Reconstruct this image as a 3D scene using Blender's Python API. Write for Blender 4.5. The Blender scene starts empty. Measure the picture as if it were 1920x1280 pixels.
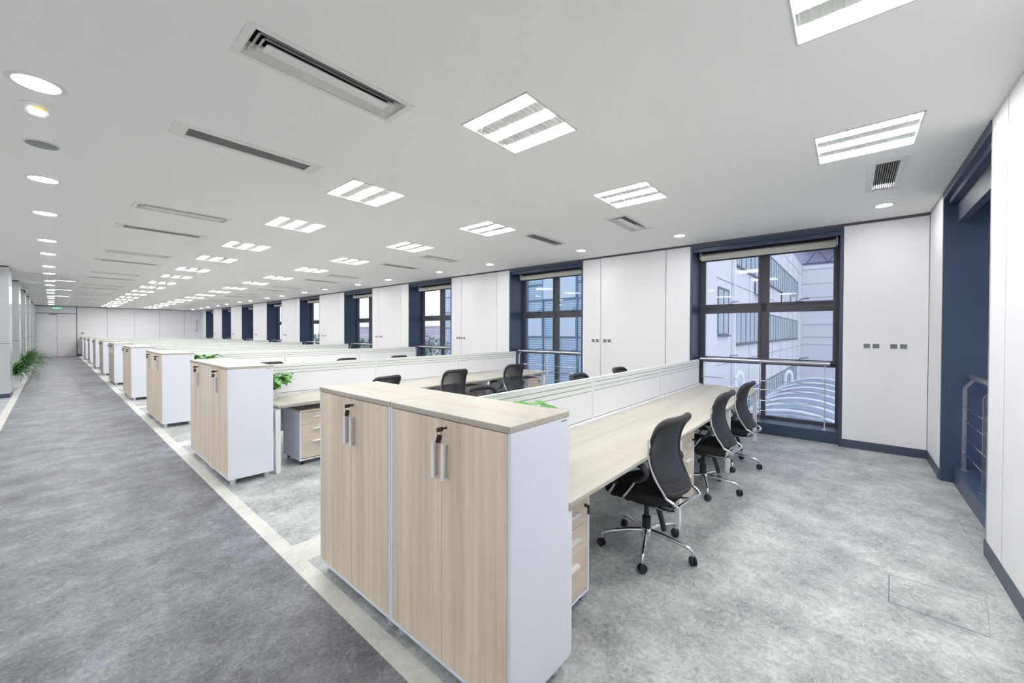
import bpy, bmesh, math, random
from mathutils import Vector, Matrix
C = bpy.context.scene.collection
PI = math.pi
random.seed(7)
# ------------------------------------------------------------------ materials
def srgb(r, g, b):
    f = lambda c: (c/255/12.92) if c/255 <= .04045 else ((c/255+.055)/1.055)**2.4
    return (f(r), f(g), f(b), 1)
def newmat(name):
    m = bpy.data.materials.new(name); m.use_nodes = True
    nt = m.node_tree; b = nt.nodes['Principled BSDF']
    return m, nt, b
def N(nt, t, **kw):
    n = nt.nodes.new(t)
    for k, v in kw.items(): setattr(n, k, v)
    return n
def plain(name, col, rough=.5, metal=0., spec=.5, var=.02, scale=6.):
    m, nt, b = newmat(name)
    no = N(nt, 'ShaderNodeTexNoise'); no.inputs['Scale'].default_value = scale; no.inputs['Detail'].default_value = 3
    tc = N(nt, 'ShaderNodeTexCoord'); nt.links.new(tc.outputs['Object'], no.inputs['Vector'])
    cr = N(nt, 'ShaderNodeMixRGB', blend_type='MIX')
    cr.inputs[1].default_value = tuple(c*(1-var) for c in col[:3])+(1,)
    cr.inputs[2].default_value = tuple(min(1, c*(1+var)) for c in col[:3])+(1,)
    nt.links.new(no.outputs['Fac'], cr.inputs[0]); nt.links.new(cr.outputs[0], b.inputs['Base Color'])
    b.inputs['Roughness'].default_value = rough; b.inputs['Metallic'].default_value = metal
    b.inputs['Specular IOR Level'].default_value = spec
    return m
def wood(name, light, dark, axis, rough=.45, sc=1.):
    m, nt, b = newmat(name)
    tc = N(nt, 'ShaderNodeTexCoord'); mp = N(nt, 'ShaderNodeMapping')
    s = [26*sc, 26*sc, 26*sc]; s[axis] = .7*sc
    mp.inputs['Scale'].default_value = s
    nt.links.new(tc.outputs['Object'], mp.inputs['Vector'])
    n1 = N(nt, 'ShaderNodeTexNoise'); n1.inputs['Scale'].default_value = 1; n1.inputs['Detail'].default_value = 5; n1.inputs['Roughness'].default_value = .6
    nt.links.new(mp.outputs[0], n1.inputs['Vector'])
    mp2 = N(nt, 'ShaderNodeMapping'); s2 = [7*sc]*3; s2[axis] = .35*sc
    mp2.inputs['Scale'].default_value = s2; nt.links.new(tc.outputs['Object'], mp2.inputs['Vector'])
    n2 = N(nt, 'ShaderNodeTexNoise'); n2.inputs['Scale'].default_value = 1; n2.inputs['Detail'].default_value = 2
    nt.links.new(mp2.outputs[0], n2.inputs['Vector'])
    mp3 = N(nt, 'ShaderNodeMapping'); s3 = [160*sc]*3; s3[axis] = 5*sc
    mp3.inputs['Scale'].default_value = s3; nt.links.new(tc.outputs['Object'], mp3.inputs['Vector'])
    n3 = N(nt, 'ShaderNodeTexNoise'); n3.inputs['Scale'].default_value = 1; n3.inputs['Detail'].default_value = 1
    nt.links.new(mp3.outputs[0], n3.inputs['Vector'])
    a = N(nt, 'ShaderNodeMath', operation='ADD'); nt.links.new(n1.outputs['Fac'], a.inputs[0]); nt.links.new(n2.outputs['Fac'], a.inputs[1])
    a2 = N(nt, 'ShaderNodeMath', operation='MULTIPLY_ADD'); a2.inputs[1].default_value = .35; nt.links.new(n3.outputs['Fac'], a2.inputs[0]); nt.links.new(a.outputs[0], a2.inputs[2])
    r = N(nt, 'ShaderNodeValToRGB'); r.color_ramp.elements[0].position = .85; r.color_ramp.elements[1].position = 1.5
    mr = N(nt, 'ShaderNodeMapRange'); mr.inputs['From Min'].default_value = .85; mr.inputs['From Max'].default_value = 1.5
    nt.links.new(a2.outputs[0], mr.inputs['Value'])
    r.color_ramp.elements[0].position = 0; r.color_ramp.elements[1].position = 1
    r.color_ramp.elements[0].color = dark; r.color_ramp.elements[1].color = light
    nt.links.new(mr.outputs[0], r.inputs['Fac']); nt.links.new(r.outputs[0], b.inputs['Base Color'])
    b.inputs['Roughness'].default_value = rough
    return m
def marmo(name, c0, c1, c2, bump=.7, rough=.40):
    m, nt, b = newmat(name)
    tc = N(nt, 'ShaderNodeTexCoord')
    big = N(nt, 'ShaderNodeTexNoise'); big.inputs['Scale'].default_value = 3.0; big.inputs['Detail'].default_value = 5; big.inputs['Roughness'].default_value = .62
    nt.links.new(tc.outputs['Object'], big.inputs['Vector'])
    fine = N(nt, 'ShaderNodeTexNoise'); fine.inputs['Scale'].default_value = 20; fine.inputs['Detail'].default_value = 8; fine.inputs['Roughness'].default_value = .68; fine.inputs['Distortion'].default_value = 1.6
    nt.links.new(tc.outputs['Object'], fine.inputs['Vector'])
    mx = N(nt, 'ShaderNodeMath', operation='MULTIPLY_ADD'); mx.inputs[1].default_value = .9
    nt.links.new(fine.outputs['Fac'], mx.inputs[0]); nt.links.new(big.outputs['Fac'], mx.inputs[2])
    mr = N(nt, 'ShaderNodeMapRange'); mr.inputs['From Min'].default_value = .70; mr.inputs['From Max'].default_value = 1.22
    nt.links.new(mx.outputs[0], mr.inputs['Value'])
    r = N(nt, 'ShaderNodeValToRGB'); e = r.color_ramp.elements
    e[0].position = 0; e[0].color = c0; e[1].position = 1; e[1].color = c2
    k = e.new(.5); k.color = c1
    nt.links.new(mr.outputs[0], r.inputs['Fac'])
    # thin cracked flecks
    fl = N(nt, 'ShaderNodeTexNoise'); fl.inputs['Scale'].default_value = 34; fl.inputs['Detail'].default_value = 3; fl.inputs['Distortion'].default_value = 2.2
    nt.links.new(tc.outputs['Object'], fl.inputs['Vector'])
    fr = N(nt, 'ShaderNodeValToRGB'); g = fr.color_ramp.elements
    g[0].position = .60; g[0].color = (0, 0, 0, 1); g[1].position = .70; g[1].color = (1, 1, 1, 1)
    nt.links.new(fl.outputs['Fac'], fr.inputs['Fac'])
    mm = N(nt, 'ShaderNodeMixRGB', blend_type='MIX'); mm.inputs[2].default_value = tuple(min(1, c*1.7) for c in c2[:3])+(1,)
    sc = N(nt, 'ShaderNodeMath', operation='MULTIPLY'); sc.inputs[1].default_value = .35
    nt.links.new(fr.outputs[0], sc.inputs[0]); nt.links.new(sc.outputs[0], mm.inputs[0]); nt.links.new(r.outputs[0], mm.inputs[1])
    nt.links.new(mm.outputs[0], b.inputs['Base Color'])
    bp = N(nt, 'ShaderNodeBump'); bp.inputs['Strength'].default_value = bump; bp.inputs['Distance'].default_value = .006
    nt.links.new(fine.outputs['Fac'], bp.inputs['Height']); nt.links.new(bp.outputs[0], b.inputs['Normal'])
    b.inputs['Roughness'].default_value = rough
    return m
def emis(name, col, st):
    m, nt, b = newmat(name)
    b.inputs['Base Color'].default_value = (.8, .8, .8, 1)
    b.inputs['Emission Color'].default_value = col; b.inputs['Emission Strength'].default_value = st
    return m
def thin(name, col, fac, rough=.02, gl=(1, 1, 1, 1)):
    """transparent sheet with a fresnel gloss; fac = opacity of the tint"""
    m = bpy.data.materials.new(name); m.use_nodes = True; nt = m.node_tree; nt.nodes.clear()
    o = N(nt, 'ShaderNodeOutputMaterial'); t = N(nt, 'ShaderNodeBsdfTransparent'); t.inputs[0].default_value = col
    g = N(nt, 'ShaderNodeBsdfGlossy'); g.inputs['Roughness'].default_value = rough; g.inputs[0].default_value = gl
    lw = N(nt, 'ShaderNodeLayerWeight'); lw.inputs[0].default_value = .5
    pw = N(nt, 'ShaderNodeMath', operation='POWER'); pw.inputs[1].default_value = 5; nt.links.new(lw.outputs['Facing'], pw.inputs[0])
    f = N(nt, 'ShaderNodeMath', operation='MULTIPLY_ADD'); f.inputs[1].default_value = .8; f.inputs[2].default_value = fac; nt.links.new(pw.outputs[0], f.inputs[0])
    x = N(nt, 'ShaderNodeMixShader')
    nt.links.new(f.outputs[0], x.inputs[0]); nt.links.new(t.outputs[0], x.inputs[1]); nt.links.new(g.outputs[0], x.inputs[2])
    nt.links.new(x.outputs[0], o.inputs[0])
    return m
M = {}
M['front'] = wood('door_wood', srgb(243, 229, 213), srgb(207, 188, 167), 2)
M['topwood'] = wood('top_wood_y', srgb(192, 187, 178), srgb(177, 169, 157), 1)
M['deskwood'] = wood('desk_wood_x', srgb(190, 187, 179), srgb(173, 167, 156), 0, sc=.8)
M['drawer'] = wood('drawer_wood_x', srgb(226, 213, 197), srgb(200, 185, 167), 0)
M['white'] = plain('white_laminate', srgb(230, 234, 245), .42)
M['white_metal'] = plain('white_coated_metal', srgb(236, 237, 240), .35)  # white finish for handles, desk legs, gutter and socket plates
M['wall'] = plain('wall_panel_white', srgb(230, 230, 234), .5, var=.01, scale=1.)
M['gapdark'] = plain('panel_joint', srgb(48, 51, 60), .7)
M['ceil'] = plain('ceiling_paint', srgb(240, 240, 238), .8, var=.008, scale=.6)
M['navy'] = plain('navy_metal', srgb(57, 71, 97), .38, spec=.5)
M['navyd'] = plain('slate_skirting', srgb(66, 76, 94), .45)
M['frame'] = plain('window_frame_charcoal', srgb(70, 71, 80), .45)
M['shadow'] = plain('ceiling_trim', srgb(86, 88, 98), .6)
M['steel'] = plain('brushed_steel', srgb(205, 206, 210), .28, metal=1.)
M['chrome'] = plain('chrome', srgb(225, 226, 230), .08, metal=1.)
M['alu'] = plain('satin_aluminium', srgb(210, 212, 216), .3, metal=.6)
M['black'] = plain('black_plastic', srgb(38, 39, 44), .5)
M['seat'] = plain('black_fabric', srgb(24, 24, 28), .85, var=.2, scale=300)
M['lockb'] = plain('black_key_plastic', srgb(52, 46, 48), .4)
M['blind'] = plain('blind_fabric', srgb(222, 220, 210), .6)
M['slat'] = plain('screen_slat', srgb(226, 230, 228), .4)
M['screen'] = plain('screen_panel', srgb(232, 233, 237), .45)
M['groove'] = plain('screen_groove', srgb(72, 77, 75), .6)
M['ventw'] = plain('vent_white', srgb(226, 227, 224), .5)
M['ventg'] = plain('vent_grey', srgb(140, 140, 138), .5)
M['ventd'] = plain('vent_dark', srgb(30, 30, 34), .8)
M['refl'] = plain('louvre_metal', srgb(214, 216, 214), .35, metal=.25)
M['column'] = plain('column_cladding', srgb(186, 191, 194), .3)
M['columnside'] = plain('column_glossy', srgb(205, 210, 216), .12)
M['pot'] = plain('white_ceramic', srgb(228, 230, 233), .3)
M['soil'] = plain('soil', srgb(92, 66, 50), .9, var=.3, scale=60)
M['leaf'] = plain('pothos_leaf', srgb(78, 152, 48), .4, var=.35, scale=14)
M['leafd'] = plain('strap_leaf', srgb(64, 122, 52), .4, var=.4, scale=9)
M['smoke'] = plain('detector_plastic', srgb(236, 236, 236), .4)
M['yellow'] = plain('yellow_label', srgb(226, 206, 90), .5)
M['speaker'] = plain('speaker_grille', srgb(140, 144, 150), .6)
M['socketd'] = plain('socket_insert', srgb(112, 114, 118), .4)
M['sign'] = emis('exit_sign_green', srgb(16, 120, 80), .6)
M['signw'] = emis('exit_sign_glow', srgb(140, 250, 190), .8)
M['aisle'] = marmo('floor_dark_grey', srgb(82, 84, 91), srgb(118, 121, 129), srgb(154, 157, 166))
M['zone'] = marmo('floor_light_grey', srgb(126, 131, 133), srgb(174, 178, 179), srgb(212, 215, 215))
M['strip'] = marmo('floor_strip', srgb(196, 197, 192), srgb(214, 214, 208), srgb(228, 228, 222), bump=.1)
TUBE = 22.
M['tube'] = emis('fluorescent_diffuser', (1, .99, .96, 1), TUBE)
M['down'] = emis('downlight_lens', (1, .99, .98, 1), 70.)
M['bar'] = emis('bar_light', (1, 1, 1, 1), 3.)
M['glass'] = thin('window_glass', (.96, .98, 1, 1), .022)
def netting():
    m = bpy.data.materials.new('chair_mesh'); m.use_nodes = True; nt = m.node_tree
    b = nt.nodes['Principled BSDF']; b.inputs['Base Color'].default_value = srgb(40, 44, 52); b.inputs['Roughness'].default_value = .6
    t = N(nt, 'ShaderNodeBsdfTransparent'); x = N(nt, 'ShaderNodeMixShader'); lw = N(nt, 'ShaderNodeLayerWeight'); ma = N(nt, 'ShaderNodeMath', operation='MULTIPLY_ADD'); ma.inputs[1].default_value = .5; ma.inputs[2].default_value = .76; ma.use_clamp = True
    nt.links.new(lw.outputs['Facing'], ma.inputs[0]); nt.links.new(ma.outputs[0], x.inputs[0])
    o = nt.nodes['Material Output']
    nt.links.new(t.outputs[0], x.inputs[1]); nt.links.new(b.outputs[0], x.inputs[2]); nt.links.new(x.outputs[0], o.inputs[0])
    return m
M['netting'] = netting()
M['ext'] = plain('facade_grey', srgb(226, 226, 232), .8, var=.05, scale=.5)
M['ext2'] = plain('facade_grey_far', srgb(216, 217, 224), .8, var=.06, scale=.4)
M['extg'] = plain('facade_glass', srgb(178, 194, 204), .5, var=.25, scale=.6)
M['extf'] = plain('facade_window_frame', srgb(104, 112, 124), .5)
M['extj'] = plain('facade_joint', srgb(150, 154, 170), .8)
M['cw'] = plain('curtain_wall_panel', srgb(150, 178, 204), .2, var=.06, scale=.4)
M['cwl'] = plain('curtain_wall_louvre', srgb(188, 206, 222), .4)
M['cwm'] = plain('curtain_wall_mullion', srgb(96, 120, 146), .4)
M['hoop'] = plain('canopy_tube', srgb(240, 244, 250), .25)
M['roofg'] = thin('canopy_sheet', (.62, .68, .78, 1), .04, .3, (.6, .65, .75, 1))
M['truss'] = plain('truss_steel', srgb(88, 90, 116), .5)
M['trussb'] = plain('truss_backdrop', srgb(176, 176, 200), .7)
M['ac'] = plain('ac_casing', srgb(222, 222, 224), .5)
M['pave'] = plain('courtyard_paving', srgb(150, 150, 152), .9, var=.1, scale=1)
M['tree'] = plain('hazed_tree_leaves', srgb(146, 164, 154), .8, var=.35, scale=2)  # leaf colour greyed to carry the distance haze
M['paneh'] = plain('hazy_glass', srgb(188, 190, 204), .4)
M['trunk'] = plain('tree_bark', srgb(90, 80, 70), .9)
M['pink'] = plain('distant_render', srgb(218, 206, 212), .8)
M['pale'] = plain('pale_tower', srgb(196, 204, 222), .5)
# ------------------------------------------------------------------ geometry helpers
class MB:
    def __init__(s): s.v = []; s.f = []; s.m = []; s.sm = []
    def add(s, vs, fs, mi=0, smooth=False):
        o = len(s.v); s.v += [tuple(v) for v in vs]
        for f in fs: s.f.append([i+o for i in f]); s.m.append(mi); s.sm.append(smooth)
        return s
    def box(s, x0, y0, z0, x1, y1, z1, mi=0, ch=0.):
        if x1 < x0: x0, x1 = x1, x0
        if y1 < y0: y0, y1 = y1, y0
        if z1 < z0: z0, z1 = z1, z0
        if ch <= 0:
            vs = [(x, y, z) for z in (z0, z1) for y in (y0, y1) for x in (x0, x1)]
            return s.add(vs, [(0, 2, 3, 1), (4, 5, 7, 6), (0, 1, 5, 4), (2, 6, 7, 3), (0, 4, 6, 2), (1, 3, 7, 5)], mi)
        bm = bmesh.new(); bmesh.ops.create_cube(bm, size=1)
        for v in bm.verts:
            v.co = Vector(((x0+x1)/2+v.co.x*(x1-x0), (y0+y1)/2+v.co.y*(y1-y0), (z0+z1)/2+v.co.z*(z1-z0)))
        bmesh.ops.bevel(bm, geom=bm.edges[:], offset=ch, segments=2, affect='EDGES', profile=.5)
        bm.verts.index_update(); vs = [v.co.copy() for v in bm.verts]; fs = [[v.index for v in f.verts] for f in bm.faces]; bm.free()
        return s.add(vs, fs, mi)
    def tube(s, pts, r, n=8, mi=0, closed=False, flat=1.):
        pts = [Vector(p) for p in pts]; k = len(pts)
        rs = r if isinstance(r, (list, tuple)) else [r]*k
        T = []
        for i in range(k):
            if closed: t = pts[(i+1) % k]-pts[i-1]
            else: t = pts[min(i+1, k-1)]-pts[max(i-1, 0)]
            T.append(t.normalized())
        up = Vector((0, 0, 1)) if abs(T[0].z) < .9 else Vector((1, 0, 0))
        nrm = (up-T[0]*up.dot(T[0])).normalized(); vs = []
        for i in range(k):
            nrm = (nrm-T[i]*nrm.dot(T[i])).normalized(); bi = T[i].cross(nrm)
            for j in range(n):
                a = 2*PI*j/n; vs.append(pts[i]+nrm*math.cos(a)*rs[i]+bi*math.sin(a)*rs[i]*flat)
        fs = []
        for i in range(k if closed else k-1):
            for j in range(n):
                a, b = i*n+j, i*n+(j+1) % n; c, d = ((i+1) % k)*n+(j+1) % n, ((i+1) % k)*n+j
                fs.append((a, b, c, d))
        if not closed: fs += [tuple(range(n-1, -1, -1)), tuple(range((k-1)*n, k*n))]
        return s.add(vs, fs, mi, True)
    def lathe(s, prof, c=(0, 0, 0), n=20, mi=0, axis=2):
        vs = []; fs = []
        for (r, z) in prof:
            for j in range(n):
                a = 2*PI*j/n; p = [r*math.cos(a), r*math.sin(a), z]
                if axis == 0: p = [p[2], p[0], p[1]]
                if axis == 1: p = [p[1], p[2], p[0]]
                vs.append((p[0]+c[0], p[1]+c[1], p[2]+c[2]))
        for i in range(len(prof)-1):
            for j in range(n): fs.append((i*n+j, i*n+(j+1) % n, (i+1)*n+(j+1) % n, (i+1)*n+j))
        fs += [tuple(range(n-1, -1, -1)), tuple(range((len(prof)-1)*n, len(prof)*n))]
        return s.add(vs, fs, mi, True)
    def quad(s, a, b, c, d, mi=0): return s.add([a, b, c, d], [(0, 1, 2, 3)], mi)
    def xf(s, mat):
        s.v = [tuple(mat @ Vector(v)) for v in s.v]; return s
    def build(s, name, mats, parent=None, loc=None, kind=None, label=None):
        me = bpy.data.meshes.new(name); me.from_pydata(s.v, [], s.f)
        if not isinstance(mats, (list, tuple)): mats = [mats]
        for m in mats: me.materials.append(m)
        for p, mi, sm in zip(me.polygons, s.m, s.sm): p.material_index = mi; p.use_smooth = sm
        if any(s.sm):
            try: me.set_sharp_from_angle(angle=math.radians(50))
            except Exception: pass
        me.update()
        o = bpy.data.objects.new(name, me); C.objects.link(o)
        if parent: o.parent = parent
        if loc: o.location = loc
        if kind: o['kind'] = kind
        if label: o['label'] = label
        return o
def box(*a, **k): return MB().box(*a, **k)
def empty(name, loc=(0, 0, 0), rz=0., label=None, cat=None, group=None, kind=None):
    o = bpy.data.objects.new(name, None); C.objects.link(o); o.location = loc; o.rotation_euler = (0, 0, rz); o.empty_display_size = .1
    tag(o, label, cat, group, kind); return o
def tag(o, label=None, cat=None, group=None, kind=None):
    for k, v in (('label', label), ('category', cat), ('group', group), ('kind', kind)):
        if v: o[k] = v
    return o
def copy_tree(o, parent=None):
    c = o.copy(); C.objects.link(c)
    if parent: c.parent = parent
    for ch in list(o.children): copy_tree(ch, c)
    return c
def place(proto, used, loc, rz=0., label=None, group=None):
    """first call uses the prototype itself, later calls copy it"""
    o = copy_tree(proto) if used[0] else proto
    used[0] = True
    o.location = loc; o.rotation_euler = (0, 0, rz)
    if label: o['label'] = label
    if group: o['group'] = group
    return o
ORD = ['nearest', 'second', 'third', 'fourth', 'fifth', 'sixth', 'seventh', 'eighth', 'ninth', 'tenth', 'eleventh', 'twelfth', 'thirteenth', 'fourteenth', 'fifteenth', 'sixteenth', 'seventeenth', 'eighteenth', 'nineteenth']
# ------------------------------------------------------------------ main dimensions
W = 7.014      # window wall
R = -.7285     # wall at the right of the picture
B = 36.1       # back wall
LW = -5.2      # wall of the part of the room left of the aisle
NEARX = -5.2
CE = 3.034     # ceiling
P = 4.05       # window bay pitch
w0, w1 = .117, 2.029
ROWS = [.97, 4.68, 8.30, 12.1, 15.9, 19.65, 23.4, 27.2, 31.0, 34.42]   # near edge of each cabinet pair
CW = .82
# ------------------------------------------------------------------ floor
f = MB()
f.quad((LW, -1.4, 0), (-.64, -1.4, 0), (-.64, B, 0), (LW, B, 0), 1)
f.quad((-.64, -1.4, 0), (-.54, -1.4, 0), (-.54, B, 0), (-.64, B, 0), 2)
f.quad((-.54, -1.4, 0), (1.015, -1.4, 0), (1.015, B, 0), (-.54, B, 0), 0)
f.quad((1.015, -1.4, 0), (1.115, -1.4, 0), (1.115, B, 0), (1.015, B, 0), 2)
y = -1.4
for k in range(9):
    a, b = 2.78+P*k, 3.05+P*k
    if a > B: break
    f.quad((1.115, y, 0), (7.6, y, 0), (7.6, a, 0), (1.115, a, 0), 1)
    f.quad((1.115, a, 0), (7.6, a, 0), (7.6, b, 0), (1.115, b, 0), 2)
    y = b
f.quad((1.115, y, 0), (7.6, y, 0), (7.6, B, 0), (1.115, B, 0), 1)
f.build('floor', [M['aisle'], M['zone'], M['strip']], kind='structure')
# outline of the floor hatch set into the linoleum
h = MB()
for (a, b, hw_) in (((3.49, -.201), (3.137, -.182), .0018), ((3.137, -.182), (3.109, -.557), .0018), ((3.109, -.557), (3.512, -.61), .0006), ((3.512, -.61), (3.49, -.201), .0006), ((5.0, -.69), (4.3, -.70), .0008)):
    va, vb = Vector(a+(0,)), Vector(b+(0,)); d = (vb-va).normalized(); n = Vector((-d.y, d.x, 0))*hw_
    h.add([va-n, vb-n, vb+n, va+n, va-n+Vector((0, 0, .0008)), vb-n+Vector((0, 0, .0008)), vb+n+Vector((0, 0, .0008)), va+n+Vector((0, 0, .0008))],
          [(4, 5, 6, 7), (0, 1, 5, 4), (1, 2, 6, 5), (2, 3, 7, 6), (3, 0, 4, 7)])
h.build('trim_1', M['navyd'], kind='structure')
# ------------------------------------------------------------------ ceiling with openings cut out of rectangles
LAX = (1.91, 2.51); LBX = (3.79, 4.39)
lightsY = []
for k in range(9):
    lightsY += [-.07+P*k, 1.83+P*k]
lightsY = [q for q in lightsY if q < B-.5]
holes = []
for q in lightsY:
    holes += [(LAX[0], q-.3, LAX[1], q+.3), (LBX[0], q-.3, LBX[1], q+.3)]
for q in lightsY[:8]: holes += [(-3.3, q-.3, -2.7, q+.3)]  # openings for the added fill lights left of the aisle
supply = []; grille = []
for k in range(9):
    s0 = 2.19+P*k; g0 = 3.62+P*k
    supply += [(.615, s0, 1.56, s0+.31), (4.71, s0-.03, 5.57, s0+.28)]
    if g0+.3 < B: grille += [(.565, g0, 1.60, g0+.26), (4.68, g0-.02, 5.63, g0+.25)]
nearg = (4.66, -.365, 5.62, -.10)
grille.append(nearg)
holes += supply+grille
X0, X1, Y0, Y1 = LW-.1, 8.05, -1.4, B+.1
ys = sorted(set([Y0, Y1]+[h[1] for h in holes]+[h[3] for h in holes]))
c = MB()
for a, b in zip(ys[:-1], ys[1:]):
    mid = (a+b)/2; hs = sorted([h for h in holes if h[1] < mid < h[3]])
    x = X0
    for h_ in hs:
        if h_[0] > x: c.quad((x, a, CE), (x, b, CE), (h_[0], b, CE), (h_[0], a, CE))
        x = h_[2]
    c.quad((x, a, CE), (x, b, CE), (X1, b, CE), (X1, a, CE))
# closed top so no daylight leaks through the openings
c.quad((X0, Y0, CE+.25), (X1, Y0, CE+.25), (X1, Y1, CE+.25), (X0, Y1, CE+.25))
for (xa, ya, xb, yb) in ((X0, Y0, X1, Y0), (X1, Y0, X1, Y1), (X1, Y1, X0, Y1), (X0, Y1, X0, Y0)):
    c.quad((xa, ya, CE), (xb, yb, CE), (xb, yb, CE+.25), (xa, ya, CE+.25))
c.build('ceiling', M['ceil'], kind='structure')
# ------------------------------------------------------------------ window wall
wl = MB()
NW = 9
def panel(ya, yb):
    wl.box(W, ya+.005, .11, W+.02, yb-.005, CE-.035, 0)
piers = [(R-.02, w0-.032)]+[(w1+P*k+.03, min(w0+P*(k+1)-.032, B+.05)) for k in range(NW)]
for i, (a, b) in enumerate(piers):
    wl.box(W+.02, a+.001, 0, 7.62, b-.001, CE, 1)
    if i == 0: panel(a+.02, b)
    else:
        g = [a, a+.41, a+1.672, b] if b-a > 1.9 else [a, a+.41, b]
        for p, q in zip(g[:-1], g[1:]): panel(p, q)
wl.build('wall_right', [M['wall'], M['gapdark']], kind='structure')
bb = MB()
for a, b in piers: bb.box(W-.006, a, 0, W+.019, b, .11)
bb.build('baseboard_right', M['navyd'], kind='structure')
box(W-.004, R, CE-.035, W+.03, B, CE).build('trim_2', M['shadow'], kind='structure')
def make_window(n):
    wd = w1-w0
    e = empty('window_%d' % n, kind='structure')     # origin on the floor, at the near edge of the bay; x outwards
    m = MB()
    m.box(0, -.032, 0, .51, 0, CE-.035, 0); m.box(0, wd, 0, .51, wd+.03, CE-.035, 0)
    m.box(0, 0, 2.955, .51, wd, CE-.035, 0)
    m.box(.09, 0, 0, .6, wd, .17, 0, ch=.004)
    m.box(.04, 0, 2.90, .10, wd, 2.956, 0)
    m.build('window_reveal', M['navy'], e)
    m = MB()
    x0, x1 = .485, .56
    m.box(x0, 0, .17, x1, .05, 2.955); m.box(x0, wd-.05, .17, x1, wd, 2.955)
    m.box(x0, .05, 2.80, x1, wd-.05, 2.955)
    m.box(x0, .05, .17, x1, wd-.05, .215)
    mid = .955
    for (z0, z1, w) in ((1.10, 2.80, .09), (.215, 1.06, .06)): m.box(x0, mid-w/2, z0, x1, mid+w/2, z1)
    m.box(x0, .05, 1.89, x1, wd-.05, 2.03); m.box(x0, .05, 1.04, x1, wd-.05, 1.12)
    fr = m.build('window_frame', M['frame'], e)
    # sashes, standing a little proud of the frame
    for (ya, yb) in ((.045, mid-.04), (mid+.04, wd-.045)):
        for (za, zb) in ((2.0, 2.83), (1.10, 1.92)):
            s = MB(); t = .038; xa, xb = x0-.012, x0+.03
            s.box(xa, ya, za, xb, ya+t, zb); s.box(xa, yb-t, za, xb, yb, zb); s.box(xa, ya+t, za, xb, yb-t, za+t); s.box(xa, ya+t, zb-t, xb, yb-t, zb)
            so = s.build('sash', M['frame'], e)
            box(x0+.01, ya+t, za+t, x0+.014, yb-t, zb-t).build('pane', M['glass'], so)
            hd = MB(); yc = (ya+yb)/2
            hd.box(xa-.012, yc-.05, za+.012, xa, yc+.05, za+.03)
            hd.tube([(xa-.008, yc-.0, za+.02), (xa-.03, yc, za+.05), (xa-.032, yc-.02, za+.065), (xa-.034, yc-.12, za+.075)], .006, 6)
            hd.build('handle', M['black'], so)
    for (ya, yb) in ((.05, mid-.03), (mid+.03, wd-.05)):
        box(x0+.02, ya, .215, x0+.024, yb, 1.04).build('pane', M['glass'], e)
    return e
win = make_window(1); win.location = (W, w0, 0)
for k in range(1, NW):
    o = copy_tree(win); o.name = 'window_%d' % (k+1); o.location = (W, w0+P*k, 0)
bay0, bay1 = 4.287, 6.117
# same bay in the wall at the right of the picture: local x -> -Y, local y -> +X
o = copy_tree(win); o.name = 'window_10'; o.rotation_euler = (0, 0, -PI/2); o.location = (bay0-.04, R, 0); o.scale = (1, (bay1-bay0)/(w1-w0)+.008, 1)
# roller blinds
bl = empty('roller_blind', label='x', cat='blind')
m = MB(); m.lathe([(.0, 0), (.04, 0), (.04, 1.80), (.0, 1.80)], (.36, .06, 2.865), 16, axis=1); m.build('roll', M['blind'], bl)
m = MB(); m.box(.325, .06, 2.795, .335, 1.86, 2.865); m.box(.318, .055, 2.79, .342, 1.865, 2.815, ch=.003); m.build('fabric', M['blind'], bl)
for yb in (.035, 1.865): box(.31, yb, 2.82, .41, yb+.02, 2.93).build('bracket', M['ventw'], bl)
used = [False]
for k in range(NW):
    place(bl, used, (W, w0, 0) if k == 0 else (W, w0+P*k, 0), 0, 'cream roller blind rolled up above the %s window of the window wall' % ORD[k], 'roller blinds')
# railings
def make_rail():
    e = empty('window_railing', label='x', cat='railing')
    m = MB(); m.tube([(.195, .10, 1.11), (.195, 1.83, 1.11)], .028, 14); m.build('handrail', M['steel'], e)
    m = MB(); m.tube([(.195, .045, 1.11), (.195, .10, 1.11)], .030, 14); m.build('end_cap', M['black'], e)
    for yy in (.155, .95, 1.76):
        m = MB()
        for dy in (-.012, .012):
            pass
        m.box(.125, yy-.006, .17, .155, yy+.006, 1.0)
        m.add([(.125, yy-.006, 1.0), (.155, yy-.006, 1.0), (.155, yy+.006, 1.0), (.125, yy+.006, 1.0), (.185, yy-.006, 1.09), (.205, yy-.006, 1.075), (.205, yy+.006, 1.075), (.185, yy+.006, 1.09)],
              [(0, 1, 5, 4), (1, 2, 6, 5), (2, 3, 7, 6), (3, 0, 4, 7), (4, 5, 6, 7)])
        m.box(.11, yy-.025, .17, .17, yy+.025, .178)
        m.build('post', M['steel'], e)
    for z in (.81, .675, .505, .35):
        m = MB(); m.tube([(.14, .10, z), (.14, 1.80, z)], .0065, 8); m.build('rod', M['chrome'], e)
    return e
rl = make_rail(); used = [False]
for k in range(NW):
    place(rl, used, (W, w0+P*k, 0), 0, 'steel safety railing across the %s window of the window wall' % ORD[k], 'window railings')
o = copy_tree(rl); o.rotation_euler = (0, 0, -PI/2); o.location = (bay0-.06, R-.01, 0); o['label'] = 'steel safety railing in the navy window bay at the right edge'
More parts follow.
